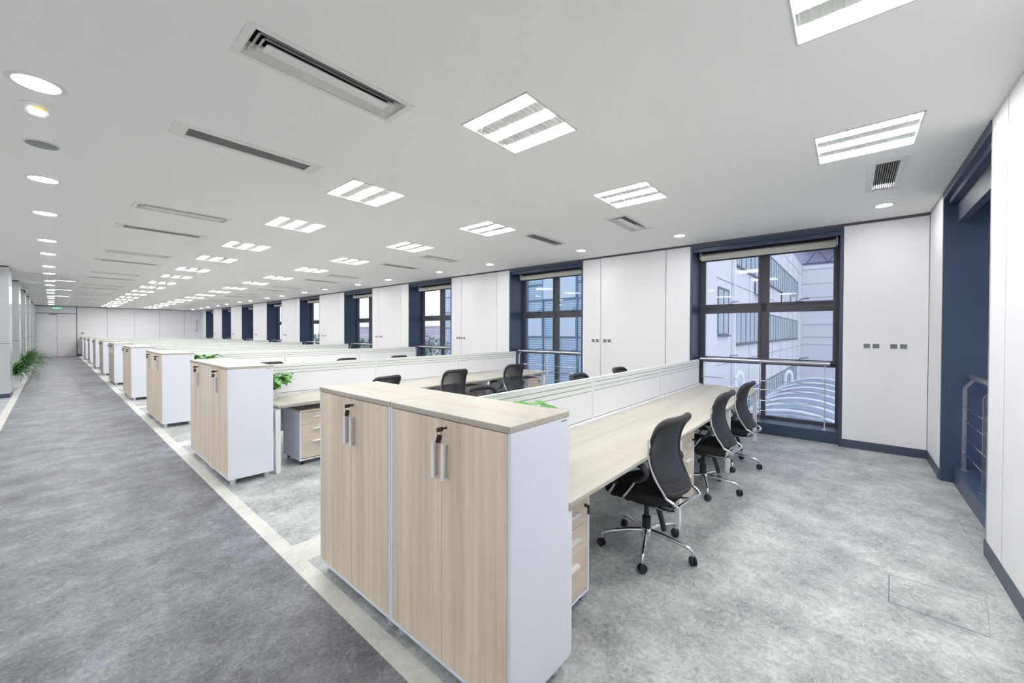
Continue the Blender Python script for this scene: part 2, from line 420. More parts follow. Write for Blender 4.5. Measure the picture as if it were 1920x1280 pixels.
# ------------------------------------------------------------------ wall at the right of the picture
m = MB()
for (a, b) in ((bay1+.03, 6.98),): m.box(a, R-.6, 0, b+.06, R-.02, CE, 1); m.box(a, R-.02, .11, b+.034, R, CE-.02, 0)
m.box(NEARX-.1, R-.6, 0, bay0-.033, R-.02, CE, 1)
g = [bay0-.033, 3.86]
while g[-1] > NEARX: g.append(g[-1]-1.26)
for p, q in zip(g[1:], g[:-1]): m.box(p+.006, R-.02, .11, q-.006, R, CE-.004, 0)
m.build('wall_near', [M['wall'], M['gapdark']], kind='structure')
m = MB(); m.box(bay1+.03, R-.02, 0, W-.007, R+.006, .11); m.box(NEARX, R-.02, 0, bay0-.033, R+.006, .11); m.build('baseboard_near', M['navyd'], kind='structure')
box(bay0-.03, R-.6, CE-.04, bay1+.03, R+.003, CE-.0).build('trim_3', M['navyd'], kind='structure')
box(bay0, R-.16, 2.70, bay1, R-.10, CE-.04).build('trim_4', M['navyd'], kind='structure')
# ------------------------------------------------------------------ back wall
s_ = B/34.6
m = MB(); m.box(LW, B+.02, 0, 7.62, B+.2, CE, 1)
DX0, DX1 = -.66, .93
g = [DX1+.03, 2.26, 3.53, 4.78, 6.10, W]
for p, q in zip(g[:-1], g[1:]): m.box(p+.006, B, .10, q-.006, B+.02, CE-.03, 0)
m.box(DX0, B, 2.60, DX1, B+.02, CE-.03, 0)
m.box(LW, B, 0, DX0-.09, B+.02, CE-.03, 0)
m.build('wall_back', [M['wall'], M['gapdark']], kind='structure')
box(DX1+.03, B-.008, 0, W-.01, B, .10).build('baseboard_back', M['navyd'], kind='structure')
box(DX0-.09, B-.01, CE-.03, W-.006, B+.02, CE).build('trim_5', M['shadow'], kind='structure')
m = MB(); m.box(DX0-.085, B-.03, 0, DX0-.01, B+.0, CE-.03); m.box(DX1, B-.012, 0, DX1+.028, B+.02, CE-.03); m.box(DX0, B-.012, 2.57, DX1, B+.02, 2.60)
m.build('trim_6', M['frame'], kind='structure')
d = empty('door_1', (0, 0, 0), kind='structure')
for (a, b) in ((DX0, .153), (.158, DX1)):
    box(a+.004, B-.008, .012, b-.002, B+.018, 2.568, ch=.002).build('door_leaf', M['wall'], d)
m = MB(); m.box(.085, B-.02, 1.0, .13, B-.008, 1.12); m.tube([(.11, B-.02, 1.06), (.11, B-.06, 1.06), (-.03, B-.06, 1.06)], .009, 8); m.build('door_handle', M['steel'], d)
m = MB(); m.box(-.16, B-.06, 2.49, .15, B-.008, 2.55, ch=.004); m.build('door_closer', M['ventg'], d)
# exit sign
e = empty('exit_sign', (.17, B-.005, 2.90), label='green lit emergency exit sign above the double door', cat='sign')
box(-.215, -.03, -.085, .215, 0, .085, ch=.006).build('housing', M['navyd'], e)
box(-.205, -.034, -.075, .205, -.03, .075).build('sign_face', M['sign'], e)
m = MB()
yy = -.036
def bar(x0, z0, x1, z1, w):
    a = Vector((x0, 0, z0)); b = Vector((x1, 0, z1)); dd = (b-a).normalized(); n = Vector((-dd.z, 0, dd.x))*w/2
    pts = [a-n, b-n, b+n, a+n]
    m.add([(p.x, yy, p.z) for p in pts]+[(p.x, yy+.003, p.z) for p in pts], [(0, 1, 2, 3), (0, 4, 5, 1), (1, 5, 6, 2), (2, 6, 7, 3), (3, 7, 4, 0)])
m.lathe([(.0, 0), (.012, 0), (.012, .003), (0, .003)], (-.01, yy, .045), 10, axis=1)
bar(-.012, .03, .004, -.01, .018); bar(.004, -.01, .03, -.03, .012); bar(.03, -.03, .03, -.055, .01); bar(.0, -.01, -.02, -.05, .012); bar(-.02, -.05, -.045, -.05, .01)
bar(-.012, .026, -.04, .012, .009); bar(-.008, .024, .022, .01, .009)
bar(-.16, 0, -.08, 0, .018); bar(-.165, 0, -.135, .035, .014); bar(-.165, 0, -.135, -.035, .014)
bar(.075, -.055, .075, .055, .01); bar(.075, .055, .14, .055, .01); bar(.14, .055, .14, -.055, .01)
m.build('pictogram', M['signw'], e)
m = MB(); m.box(6.66, B-.05, 1.48, 6.86, B-.001, 2.42, ch=.006); pv = tag(m.build('slim_wall_panel', M['wall']), 'tall narrow white panel with grey strip on back wall corner', 'panel')  # slim wall-mounted panel, carries a grey strip
m = MB(); m.box(6.79, B-.056, 1.56, 6.825, B-.05, 2.36); m.box(6.74, B-.056, 1.52, 6.80, B-.05, 1.62); m.build('strip', M['ventg'], pv)
m = MB(); m.box(1.13, B-.012, 1.36, 1.25, B-.001, 1.45, ch=.003); tag(m.build('wall_switch', M['ventg']), 'small light switch on back wall right of the double door', 'switch')
# left wall, behind-camera closure
box(LW-.1, R-.6, 0, LW, B+.2, CE).build('wall_left', M['wall'], kind='structure')
# ------------------------------------------------------------------ columns
used = [False]
cl = empty('column', label='x', cat='column')
m = MB(); m.box(-.9, 0, .1, -.004, .006, 1.25); m.box(-.9, 0, 1.258, -.004, .006, CE-.03); m.build('front_panel', M['column'], cl)
m = MB(); m.box(-.006, 0, .1, 0, .95, 1.25); m.box(-.006, 0, 1.258, 0, .95, CE-.03); m.build('side_panel', M['columnside'], cl)
box(-.89, .006, 0, -.006, .94, CE).build('core', M['gapdark'], cl)
box(-.895, .003, 0, -.003, .945, .1).build('plinth', M['navyd'], cl)
for k in range(6):
    place(cl, used, (-.655, 14.7+4.03*k, 0), 0, 'grey panelled column left of the aisle, %s of the six columns' % (ORD[k] if k else 'nearest'), 'aisle columns')
# security cameras
cam_p = empty('security_camera', label='x', cat='camera')
m = MB(); m.lathe([(.0, 0), (.03, 0), (.03, .02), (0, .02)], (0, 0, CE-.02), 12); m.tube([(0, 0, CE-.02), (0, 0, CE-.14), (-.0, -.04, CE-.17)], .012, 8); m.build('bracket', M['ventw'], cam_p)
m = MB(); m.box(-.045, -.2, CE-.24, .045, .03, CE-.15, ch=.012); m.build('body', M['ventw'], cam_p)
m = MB(); m.lathe([(0, 0), (.03, 0), (.03, .012), (0, .012)], (0, -.21, CE-.195), 12, axis=1); m.build('lens', M['black'], cam_p)
used = [False]
place(cam_p, used, (-.60, 20.9, 0), 0, 'white security camera by the second column, nearer of two')
place(cam_p, used, (-.62, 29.1, 0), 0, 'white security camera by the far columns, farther of two')
# ------------------------------------------------------------------ ceiling fittings
def make_light():
    e = empty('ceiling_light', label='x', cat='light')
    m = MB(); t = .012
    m.box(-.3, -.3, -.006, -.3+t, .3, .06); m.box(.3-t, -.3, -.006, .3, .3, .06); m.box(-.3, -.3, -.006, .3, -.3+t, .06); m.box(-.3, .3-t, -.006, .3, .3, .06)
    m.box(-.3, -.3, .055, .3, .3, .06)
    m.build('frame', M['refl'], e)
    for x in (-.225, 0, .225):
        box(x-.056, -.287, .004, x+.056, .287, .012).build('tube_diffuser', M['tube'], e)
    for x in (-.1125, .1125):
        m = MB()
        m.add([(x-.056, -.287, .006), (x-.056, .287, .006), (x, .287, .045), (x, -.287, .045), (x+.056, .287, .006), (x+.056, -.287, .006)], [(0, 1, 2, 3), (3, 2, 4, 5)])
        for q in range(14):
            yq = -.27+q*.0415; m.box(x-.05, yq, .004, x+.05, yq+.003, .022)
        m.build('louvre', M['refl'], e)
    return e
lt = make_light(); used = [False]
for i, q in enumerate(lightsY):
    for X, nm in ((2.21, 'aisle-side'), (4.09, 'window-side')):
        if i == 0 and nm == 'x': continue
        lab = 'recessed three-tube ceiling light, %s from camera in the %s row' % (ORD[i] if i else 'first', nm)
        place(lt, used, (X, q, CE), 0, lab, 'recessed three-tube ceiling lights')
for X in (-3.0,):  # unseen row added to brighten the cabinet doors facing the aisle
    for i, q in enumerate(lightsY[:8]):
        place(lt, used, (X, q, CE), 0, 'added out-of-view fill light over the space left of the aisle', 'added fill lights left of the aisle')
def make_supply(L, D, name):
    e = empty(name, label='x', cat='vent')
    m = MB(); m.box(-.0, 0, -.006, L, .03, .01); m.box(0, D-.03, -.006, L, D, .01); m.box(0, .03, -.006, .04, D-.03, .01); m.box(L-.04, .03, -.006, L, D-.03, .01)
    m.build('frame', M['ventw'], e)
    m = MB(); m.box(.01, .01, .09, L-.01, D-.01, .1); m.build('duct', M['ventd'], e)
    for i in range(3):
        a = .032+.028*i; q = .026
        o_ = [(a, a), (L-a, a), (L-a, D-a), (a, D-a)]
        n_ = [(a+q, a+q), (L-a-q, a+q), (L-a-q, D-a-q), (a+q, D-a-q)]
        m = MB(); m.add([(p[0], p[1], .0) for p in o_]+[(p[0], p[1], .03) for p in n_]+[(p[0], p[1], .002) for p in o_]+[(p[0], p[1], .032) for p in n_],
              [(j, (j+1) % 4, 4+(j+1) % 4, 4+j) for j in range(4)]+[(8+j, 12+j, 12+(j+1) % 4, 8+(j+1) % 4) for j in range(4)])
        m.build('blade', M['ventw'], e)
    a = .032+.028*3
    m = MB(); m.add([(a, a, 0), (L-a, a, 0), (L-a, D-a, 0), (a, D-a, 0), (a+.02, a+.02, .02), (L-a-.02, a+.02, .02), (L-a-.02, D-a-.02, .02), (a+.02, D-a-.02, .02)],
                    [(0, 1, 2, 3), (4, 7, 6, 5), (0, 4, 5, 1), (1, 5, 6, 2), (2, 6, 7, 3), (3, 7, 4, 0)]); m.build('core_plate', M['ventw'], e)
    return e
def make_grille(L, D, n, name, across=False):
    e = empty(name, label='x', cat='vent')
    fx, fy = .09 if L > .98 else .06, .055
    if across: fx, fy = .11, .035
    m = MB(); m.box(0, 0, -.006, L, fy, .01); m.box(0, D-fy, -.006, L, D, .01); m.box(0, fy, -.006, fx, D-fy, .01); m.box(L-fx, fy, -.006, L, D-fy, .01)
    m.box(.035, .0, -.008, .04, D, -.006); m.box(L-.04, .0, -.008, L-.035, D, -.006)
    m.build('frame', M['ventw'], e)
    box(.01, .01, .06, L-.01, D-.01, .07).build('duct', M['ventd'], e)
    m = MB()
    for i in range(n):
        y = fy+(D-2*fy)*(i+.5)/n; m.box(fx, y-.003, -.002, L-fx, y+.003, .03)
    m.build('slats', M['ventg'], e)
    return e
sA = make_supply(.945, .31, 'air_diffuser'); sB = make_supply(.86, .31, 'air_diffuser')
gA = make_grille(1.035, .26, 9, 'air_grille'); gB = make_grille(.95, .27, 9, 'air_grille')
uA, uB, uC, uD = [False], [False], [False], [False]
for k in range(9):
    s0 = 2.19+P*k; g0 = 3.62+P*k
    place(sA, uA, (.615, s0, CE), 0, 'white nested-frame air diffuser, %s from camera in the aisle-side row' % (ORD[k] if k else 'first'), 'air diffusers')
    place(sB, uB, (4.71, s0-.03, CE), 0, 'white nested-frame air diffuser, %s from camera in the window-side row' % (ORD[k] if k else 'first'), 'air diffusers')
    if g0+.3 < B:
        place(gA, uC, (.565, g0, CE), 0, 'narrow slatted air grille, %s from camera in the aisle-side row' % (ORD[k] if k else 'first'), 'slatted air grilles')
        place(gB, uD, (4.68, g0-.02, CE), 0, 'narrow slatted air grille, %s beyond the corner grille in the window-side row' % (ORD[k] if k else 'first'), 'slatted air grilles')
gN = make_grille(.96, .265, 10, 'air_grille'); gN.location = (nearg[0], nearg[1], CE); gN['label'] = 'slatted air grille next to the ceiling light at upper right'; gN['group'] = 'slatted air grilles'
dl = empty('downlight', label='x', cat='light')
m = MB(); m.lathe([(.072, .004), (.072, -.004), (.092, -.004), (.094, 0), (.094, .004)], (0, 0, 0), 28)
m.f = [f_ for f_ in m.f if len(f_) == 4]; m.m = m.m[:len(m.f)]; m.sm = m.sm[:len(m.f)]
m.build('trim_ring', M['ventw'], dl)
m = MB(); m.lathe([(0.001, -.003), (.073, -.003), (.073, .002), (.001, .002)], (0, 0, 0), 28); m.build('lens', M['down'], dl)
used = [False]; iR = iL = 0
for k in range(9):
    for y in (2.0+4.03*k, 3.73+4.03*k):
        if y > B-.3: continue
        place(dl, used, (6.26, y, CE), 0, 'round recessed downlight along the window wall, %s beyond the corner one' % ('first' if iR == 0 else ORD[iR]), 'downlights'); iR += 1
        if y > 3:
            place(dl, used, (-.055, y, CE), 0, 'round recessed downlight above the aisle, %s from the camera' % ('first' if iL == 0 else ORD[iL]), 'downlights'); iL += 1
place(dl, used, (6.29, -.28, CE), 0, 'round recessed downlight in the right corner, beside the slatted grille', 'downlights')
for o in C.objects:
    if o.name.startswith('downlight') and o.location.x < 1: o.scale = (1.35, 1.35, 1)
sd = empty('smoke_detector', (-.06, 4.10, CE), label='white dome smoke detector between the aisle downlight and speaker', cat='detector')
m = MB(); m.lathe([(0, 0), (.075, 0), (.078, -.012), (.05, -.018), (.0, -.018)]); m.build('base', M['smoke'], sd)
m = MB(); m.lathe([(.052, -.018), (.055, -.035), (.052, -.05)]); m.lathe([(.05, -.052), (.042, -.068), (.02, -.078), (0, -.078)]); m.build('dome', M['smoke'], sd)
m = MB(); m.lathe([(.0553, -.022), (.0556, -.034)]); m.f = m.f[14:18]; m.m = m.m[:4]; m.sm = m.sm[:4]; m.build('label_sticker', M['yellow'], sd)
sp = empty('ceiling_speaker', (-.048, 4.90, CE), label='round grey ceiling speaker grille above the aisle', cat='speaker')
m = MB(); m.lathe([(0, 0), (.105, 0), (.105, -.005), (.09, -.007), (0, -.007)], n=32); m.build('rim', M['ventw'], sp)
m = MB(); m.lathe([(0, -.007), (.09, -.007), (.085, -.010), (0, -.011)], n=32); m.build('grille', M['speaker'], sp)
bl_ = [box(0, 0, -.02, .44, .06, 0, ch=.004)]
used = [False]
be = empty('bar_light', label='x', cat='light'); bl_[0].build('housing', M['ventw'], be); box(.01, .008, -.023, .43, .052, -.0205).build('diffuser', M['bar'], be)
for k, y in enumerate((17.5, 21.45, 25.4)):
    place(be, used, (0.01, y, CE), 0, 'slim white bar light above the aisle, %s of the three' % ('nearest', 'middle', 'farthest')[k], 'bar lights')
# ------------------------------------------------------------------ sockets
so = empty('wall_socket', label='x', cat='socket')
m = MB(); m.box(-.009, 0, 0, 0, .088, .086, ch=.003); m.build('plate', M['white_metal'], so)
m = MB(); m.box(-.0115, .012, .014, -.009, .076, .072); m.build('insert', M['socketd'], so)
used = [False]
names = ['far-left', 'second', 'third', 'far-right']
spots = []
for k in range(9):
    off = [(.208, -.296, -.382, -.470, -.558)[1:], ][0]
    if k == 0: ys_ = (-.207, -.296, -.463, -.552); zz = 1.34; nm = 'on the white pier at right of the near window'
    else:
        b = 3.93+P*(k-1); ys_ = (b-.088, b-.177, b-.34, b-.43) if k != 2 else (b-.09, b-.18, b-.27, b-.36); zz = 1.345; nm = 'on the wall pier between the %s and %s windows' % (ORD[k-1], ORD[k])
    for j, yv in enumerate(ys_):
        place(so, used, (W-.0005, yv, zz), 0, ('%s wall socket of four %s' % (('leftmost', 'second', 'third', 'rightmost')[j], nm)), 'wall sockets')
# ------------------------------------------------------------------ storage cabinets
def make_cabinet():
    e = empty('storage_cabinet', label='x', cat='cabinet')
    D, Wd, z0, z1 = .405, CW-.004, .06, 1.165
    m = MB()
    m.box(0, 0, z0, D, .016, z1, ch=.001); m.box(0, Wd-.016, z0, D, Wd, z1, ch=.001); m.box(0, .016, z0, D, Wd-.016, z0+.018); m.box(D-.01, .016, z0, D, Wd-.016, z1)
    m.box(.02, .016, z1-.02, D-.01, Wd-.016, z1)
    m.build('carcass', M['white'], e)
    box(-.004, 0, z1+.001, D+.002, Wd, z1+.026, ch=.0015).build('top', M['topwood'], e)
    mid = Wd/2
    doors = []
    for (a, b) in ((.018, mid-.0015), (mid+.0015, Wd-.018)):
        doors.append(box(0, a, z0+.02, .018, b, z1-.004, ch=.0008).build('door', M['front'], e))
    for o, yy in ((doors[0], mid-.034), (doors[1], mid+.034)):
        m = MB(); m.box(-.026, yy-.010, .90, -.019, yy+.010, 1.062, ch=.001); m.box(-.02, yy-.010, .90, .0, yy-.0, .908); m.box(-.02, yy-.010, 1.054, .0, yy, 1.062); m.box(-.02, yy+.004, .90, 0, yy+.010, 1.062)
        m.build('handle', M['white_metal'], o)
    m = MB(); m.lathe([(0, -.004), (.011, -.004), (.012, 0), (.010, .0)], (-.0, mid-.030, 1.128), 16, axis=0); lk = m.build('lock', M['chrome'], doors[0])
    m = MB(); m.tube([(-.004, mid-.030, 1.128), (-.022, mid-.030, 1.128)], .006, 8); m.box(-.052, mid-.034, 1.117, -.020, mid-.027, 1.137, ch=.002)
    pts = [(-.04+.010*math.cos(a*PI/5), mid-.0305, 1.112+.012*math.sin(a*PI/5)) for a in range(10)]
    m.tube(pts, .0011, 5, closed=True)
    m.build('key', M['lockb'], lk)
    m = MB(); m.box(-.006, -.011, -.036, .006, .011, 0, ch=.002); m.xf(Matrix.Translation((-.035, mid-.030, 1.102)) @ Matrix.Rotation(.35, 4, 'X') @ Matrix.Rotation(.9, 4, 'Z'))
    m.build('key_tag', M['lockb'], lk)
    for x in (.05, D-.05):
        for yy in (.05, Wd-.05):
            m = MB(); m.lathe([(0, 0), (.026, 0), (.026, .06), (0, .06)], (x, yy, 0), 16); m.build('foot', M['alu'], e)
    m = MB(); m.box(D-.065, -.001, z1-.014, D-.02, 0, z1-.008); m.build('plate', M['ventg'], e)
    return e
cb = make_cabinet(); used = [False]
for i, y in enumerate(ROWS):
    for j in (0, 1):
        place(cb, used, (1.125, y+j*CW, 0), 0, 'wood-fronted white storage cabinet, %s one at the end of the %s desk row' % (('nearer', 'farther')[j], ORD[i]), 'storage cabinets')
# ------------------------------------------------------------------ bench desks
def make_desk():
    e = empty('bench_desk', label='x', cat='desk')
    L = 4.97
    for s in (-1, 1):
        y0, y1 = (-.80, -.05) if s < 0 else (.05, .80)
        box(.015, y0, .725, L, y1, .75, ch=.004).build('worktop', M['deskwood'], e)
    m = MB(); m.box(.0, -.048, .72, L, .048, .766, ch=.001); m.build('cable_gutter', M['white_metal'], e)
    segs = (-.02, 1.64, 3.307, 4.956)
    for a, b in zip(segs[:-1], segs[1:]):
        t = .014
        m = MB()
        m.box(a+.001, -t+.006, .766, b-.001, t-.006, 1.128, 2)
        m.box(a+.002, -t, .766, a+.022, t, 1.132, 0); m.box(b-.022, -t, .766, b-.002, t, 1.132, 0)
        for (z0, z1) in ((1.098, 1.132), (1.060, 1.093), (1.020, 1.055)): m.box(a+.022, -t, z0, b-.022, t, z1, 0)
        m.box(a+.022, -t+.001, .772, b-.022, t-.001, 1.015, 1)
        m.box(a+.002, -t-.002, 1.132, b-.002, t+.002, 1.137, 0)
        m.build('partition_screen', [M['slat'], M['screen'], M['groove']], e)
    for xx in (.0, 1.62, 3.29, L-.055):
        for s in (-1, 1):
            m = MB(); yo = s*.765
            m.box(xx+.002, yo-.022, 0.012, xx+.053, yo+.022, .70, ch=.003); m.box(xx+.012, yo-.018, 0, xx+.042, yo+.018, .012)
            m.build('leg', M['white_metal'], e)
        m = MB(); m.box(xx+.007, -.745, .655, xx+.048, .745, .70); m.build('cross_beam', M['white_metal'], e)
    for s in (-1, 1):
        m = MB(); m.box(.05, s*.72-.015, .70, L-.05, s*.72+.015, .724); m.build('rail', M['ventw'], e)
    for a, b in zip(segs[:-1], segs[1:]):
        box(a+.09, -.006, .28, b-.07, .006, .70).build('modesty_panel', M['screen'], e)
    return e
dk = make_desk(); used = [False]
for i, y in enumerate(ROWS):
    if i == 9: continue
    place(dk, used, (1.562, y+CW, 0), 0, 'long pale wood bench desk with white centre screens, %s row from the camera' % ORD[i], 'bench desks')
# ------------------------------------------------------------------ drawer pedestals
def make_ped():
    e = empty('drawer_pedestal', label='x', cat='drawers')
    w, d, z0, z1 = .40, .50, .055, .615
    m = MB(); m.box(0, 0, z0, .015, d, z1); m.box(w-.015, 0, z0, w, d, z1); m.box(.015, 0, z0, w-.015, d, z0+.015); m.box(.015, d-.01, z0+.015, w-.015, d, z1); m.build('carcass', M['white'], e)
    box(0, -.002, z1, w, d, z1+.022, ch=.001).build('top', M['drawer'], e)
    zz = z1-.004
    for k, hgt in enumerate((.145, .145, .245)):
        o = box(.017, 0, zz-hgt+.003, w-.017, .018, zz, ch=.0008).build('drawer', M['drawer'], e)
        zc = zz-.055
        m = MB(); m.box(w/2-.062, -.026, zc-.008, w/2+.062, -.018, zc+.006, ch=.001); m.box(w/2-.062, -.02, zc-.002, w/2+.062, 0, zc+.006); m.build('handle', M['white_metal'], o)
        if k == 0:
            m = MB(); m.lathe([(0, -.016), (.009, -.016), (.01, 0), (.009, .0)], (w-.05, 0, zc+.01), 12, axis=1); m.box(w-.054, -.03, zc-.035, w-.046, -.016, zc+.016, ch=.002); m.build('lock', M['lockb'], o)
        zz -= hgt
    for x in (.045, w-.045):
        for y in (.045, d-.045):
            m = MB(); m.lathe([(0, -.01), (.018, -.01), (.022, -.006), (.022, .006), (.018, .01), (0, .01)], (x, y, .022), 14, axis=0); m.box(x-.012, y-.012, .03, x+.012, y+.012, .055); m.build('caster', M['black'], e)
    return e
pd = make_ped(); used = [False]
for (x, y, lab) in ((1.62, 1.14, 'three-drawer wood and white pedestal beside the nearest cabinets'), (3.48, 1.095, 'three-drawer pedestal between the first and second chairs of the nearest desk row'),
                    (5.48, 1.15, 'three-drawer pedestal behind the farthest chair of the nearest desk row'),
                    (1.84, 4.79, 'three-drawer pedestal with white side beside the second cabinet row'), (4.44, 4.80, 'three-drawer pedestal under second desk row, between the two mesh chairs'),
                    (6.08, 4.80, 'three-drawer pedestal at the window end of the second desk row')):
    place(pd, used, (x, y, 0), 0, lab, 'drawer pedestals')
# ------------------------------------------------------------------ office chairs
def interp(tab, z):
    for (a, p), (b, q) in zip(tab[:-1], tab[1:]):
        if z <= b:
            t = (z-a)/(b-a); t = max(0, min(1, t)); return p+(q-p)*t
    return tab[-1][1]
def smooth_tab(tab):
    """Catmull-Rom sampled table"""
    out = []
    for i in range(len(tab)-1):
        p0 = tab[max(i-1, 0)]; p1 = tab[i]; p2 = tab[i+1]; p3 = tab[min(i+2, len(tab)-1)]
        for k in range(6):
            t = k/6; r = []
            for c_ in (0, 1):
                r.append(.5*((2*p1[c_])+(-p0[c_]+p2[c_])*t+(2*p0[c_]-5*p1[c_]+4*p2[c_]-p3[c_])*t*t+(-p0[c_]+3*p1[c_]-3*p2[c_]+p3[c_])*t**3))
            out.append(tuple(r))
    out.append(tab[-1]); return out
PROF = smooth_tab([(.44, -.290), (.50, -.268), (.58, -.222), (.68, -.182), (.78, -.176), (.88, -.205), (.965, -.250)])
HW = smooth_tab([(.44, .165), (.50, .178), (.60, .198), (.75, .214), (.88, .212), (.965, .200)])
def spline(pts, n=6):
    P_ = [Vector(p) for p in pts]; out = []
    for i in range(len(P_)-1):
        p0 = P_[max(i-1, 0)]; p1 = P_[i]; p2 = P_[i+1]; p3 = P_[min(i+2, len(P_)-1)]
        for k in range(n):
            t = k/n; out.append(.5*((2*p1)+(-p0+p2)*t+(2*p0-5*p1+4*p2-p3)*t*t+(-p0+3*p1-3*p2+p3)*t**3))
    out.append(P_[-1]); return out
def spline_c(pts, n=6):
    P_ = [Vector(p) for p in pts]; k_ = len(P_); out = []
    for i in range(k_):
        p0, p1, p2, p3 = P_[i-1], P_[i], P_[(i+1) % k_], P_[(i+2) % k_]
        for k in range(n):
            t = k/n; out.append(.5*((2*p1)+(-p0+p2)*t+(2*p0-5*p1+4*p2-p3)*t*t+(-p0+3*p1-3*p2+p3)*t**3))
    return out
def bk(u, z, dy=0.):
    w = interp(HW, z); return Vector((u*w, interp(PROF, z)+.045*u*u+dy, z))
def make_chair():
    e = empty('office_chair', label='x', cat='chair')
    # seat cushion
    rings = [(.392, .80, 0), (.398, .93, 0), (.42, .99, 0), (.445, 1.0, 0), (.463, .965, 0), (.474, .88, 0), (.477, .6, 0)]
    m = MB(); n = 36; vs = []
    for (z, s, _) in rings:
        for j in range(n):
            a = 2*PI*j/n; ca, sa = math.cos(a), math.sin(a); ex = .62
            x = .242*s*math.copysign(abs(ca)**ex, ca); y = .02+.245*s*math.copysign(abs(sa)**ex, sa)
            zz = z-(.03*max(0, (y-.12)/.14)**2 if y > .12 else 0)+.012*(abs(x)/.24)**2
            vs.append((x, y, zz))
    fs = [(i*n+j, i*n+(j+1) % n, (i+1)*n+(j+1) % n, (i+1)*n+j) for i in range(len(rings)-1) for j in range(n)]
    fs += [tuple(range(n-1, -1, -1)), tuple(range((len(rings)-1)*n, len(rings)*n))]
    m.add(vs, fs, 0, True); m.build('seat', M['seat'], e)
    # backrest frame (closed loop) + lower pad
    loop = []
    zs = [.50+.40*i/12 for i in range(13)]
    loop += [bk(-1, z) for z in zs]
    for i in range(1, 8):
        a = PI-PI/2*i/8; loop.append(bk(-1+.22+.22*math.cos(a), .905+.06*math.sin(a)))
    loop += [bk(u, .965+.006*(1-u*u)) for u in (-.75, -.5, -.25, 0, .25, .5, .75)]
    for i in range(1, 8):
        a = PI/2-PI/2*i/8; loop.append(bk(1-.22+.22*math.cos(a), .905+.06*math.sin(a)))
    loop += [bk(1, z) for z in reversed(zs)]
    loop += [bk(u, .492) for u in (.75, .5, .25, 0, -.25, -.5, -.75)]
    rad = [.016 if p.z < .88 else .016+.010*min(1, (p.z-.88)/.06) for p in loop]
    m = MB(); m.tube(loop, rad, 8, closed=True)
    # wide lower band
    g = []; nu, nz = 13, 5
    for iz in range(nz):
        for iu in range(nu):
            g.append(bk(-1+2*iu/(nu-1), .488+.075*iz/(nz-1), -.010))
    fr = len(g)
    for iz in range(nz):
        for iu in range(nu):
            g.append(bk(-1+2*iu/(nu-1), .488+.075*iz/(nz-1), .012))
    fs = []
    for iz in range(nz-1):
        for iu in range(nu-1):
            a = iz*nu+iu; fs += [(a, a+1, a+nu+1, a+nu), (fr+a, fr+a+nu, fr+a+nu+1, fr+a+1)]
    for iu in range(nu-1):
        a = iu; fs.append((a, fr+a, fr+a+1, a+1)); a = (nz-1)*nu+iu; fs.append((a, a+1, fr+a+1, fr+a))
    m.add(g, fs, 0, True)
    bo = m.build('backrest', M['black'], e)
    g = []; nu, nz = 13, 20
    for iz in range(nz):
        z = .555+.41*iz/(nz-1)
        lim = 1. if z < .905 else 1-.22+.22*math.sqrt(max(0, 1-((z-.905)/.06)**2))
        for iu in range(nu): g.append(bk((-1+2*iu/(nu-1))*lim, z))
    m = MB(); m.add(g, [(iz*nu+iu, iz*nu+iu+1, (iz+1)*nu+iu+1, (iz+1)*nu+iu) for iz in range(nz-1) for iu in range(nu-1)], 0, True)
    m.build('mesh_panel', M['netting'], bo)
    # chrome side tubes
    m = MB()
    for s in (-1, 1):
        pts = [bk(s*1.07, .80-.02*i, -.004) for i in range(17)]
        last = pts[-1]
        pts += spline([last, (s*.176, -.296, .445), (s*.165, -.285, .41), (s*.145, -.22, .385), (s*.12, -.10, .380), (s*.08, .02, .380)], 5)[1:]
        m.tube(pts, .0095, 8)
        m.tube([pts[0]+Vector((0, 0, 0)), pts[0]+Vector((0, 0, .05))], .0125, 8)
    m.tube([(-.17, -.29, .43), (.17, -.29, .43)], .008, 8); m.tube([(-.155, -.25, .395), (.155, -.25, .395)], .008, 8)
    m.build('back_support', M['chrome'], e)
    # mechanism, gas lift, hub
    m = MB(); m.box(-.09, -.12, .345, .09, .12, .392, ch=.012); m.box(-.03, -.20, .36, .03, -.1, .39, ch=.006)
    m.tube([(.08, -.02, .37), (.2, -.03, .365), (.235, -.03, .36)], .006, 6); m.tube([(-.04, -.10, .36), (-.05, -.14, .26), (-.04, -.15, .20)], .018, 8)
    m.build('tilt_mechanism', M['black'], e)
    m = MB(); m.lathe([(0, .10), (.030, .10), (.030, .235), (.018, .24), (.018, .35), (0, .35)]); m.build('gas_lift', M['black'], e)
    m = MB(); m.lathe([(0, .085), (.038, .085), (.042, .10), (.042, .145), (.034, .155), (0, .155)]); m.build('hub', M['chrome'], e)
    for i in range(5):
        a = math.radians(59+72*i); ca, sa = math.cos(a), math.sin(a)
        P3 = lambda r, z: (r*ca, r*sa, z)
        m = MB(); m.tube(spline([P3(.03, .135), P3(.12, .132), P3(.22, .120), P3(.285, .108), P3(.312, .090), P3(.318, .055)], 5), [.019-.010*t/25 for t in range(26)], 8)
        lg = m.build('base_leg', M['chrome'], e)
        m = MB(); t = Vector((-sa, ca, 0)); c0 = Vector(P3(.318, .030)); ang = a*1.0+.7
        for sgn in (-1, 1):
            w = MB(); w.lathe([(0, -.009), (.022, -.009), (.028, -.005), (.030, 0), (.028, .006), (.02, .009), (0, .009)], (0, 0, 0), 16, axis=0)
            w.xf(Matrix.Translation(c0) @ Matrix.Rotation(ang, 4, 'Z') @ Matrix.Translation((sgn*.012, 0, 0)))
            m.add(w.v, w.f, 0, True)
        m.lathe([(0, .04), (.012, .04), (.012, .062), (0, .062)], (c0.x, c0.y, 0), 10)
        m.build('caster', M['black'], lg)
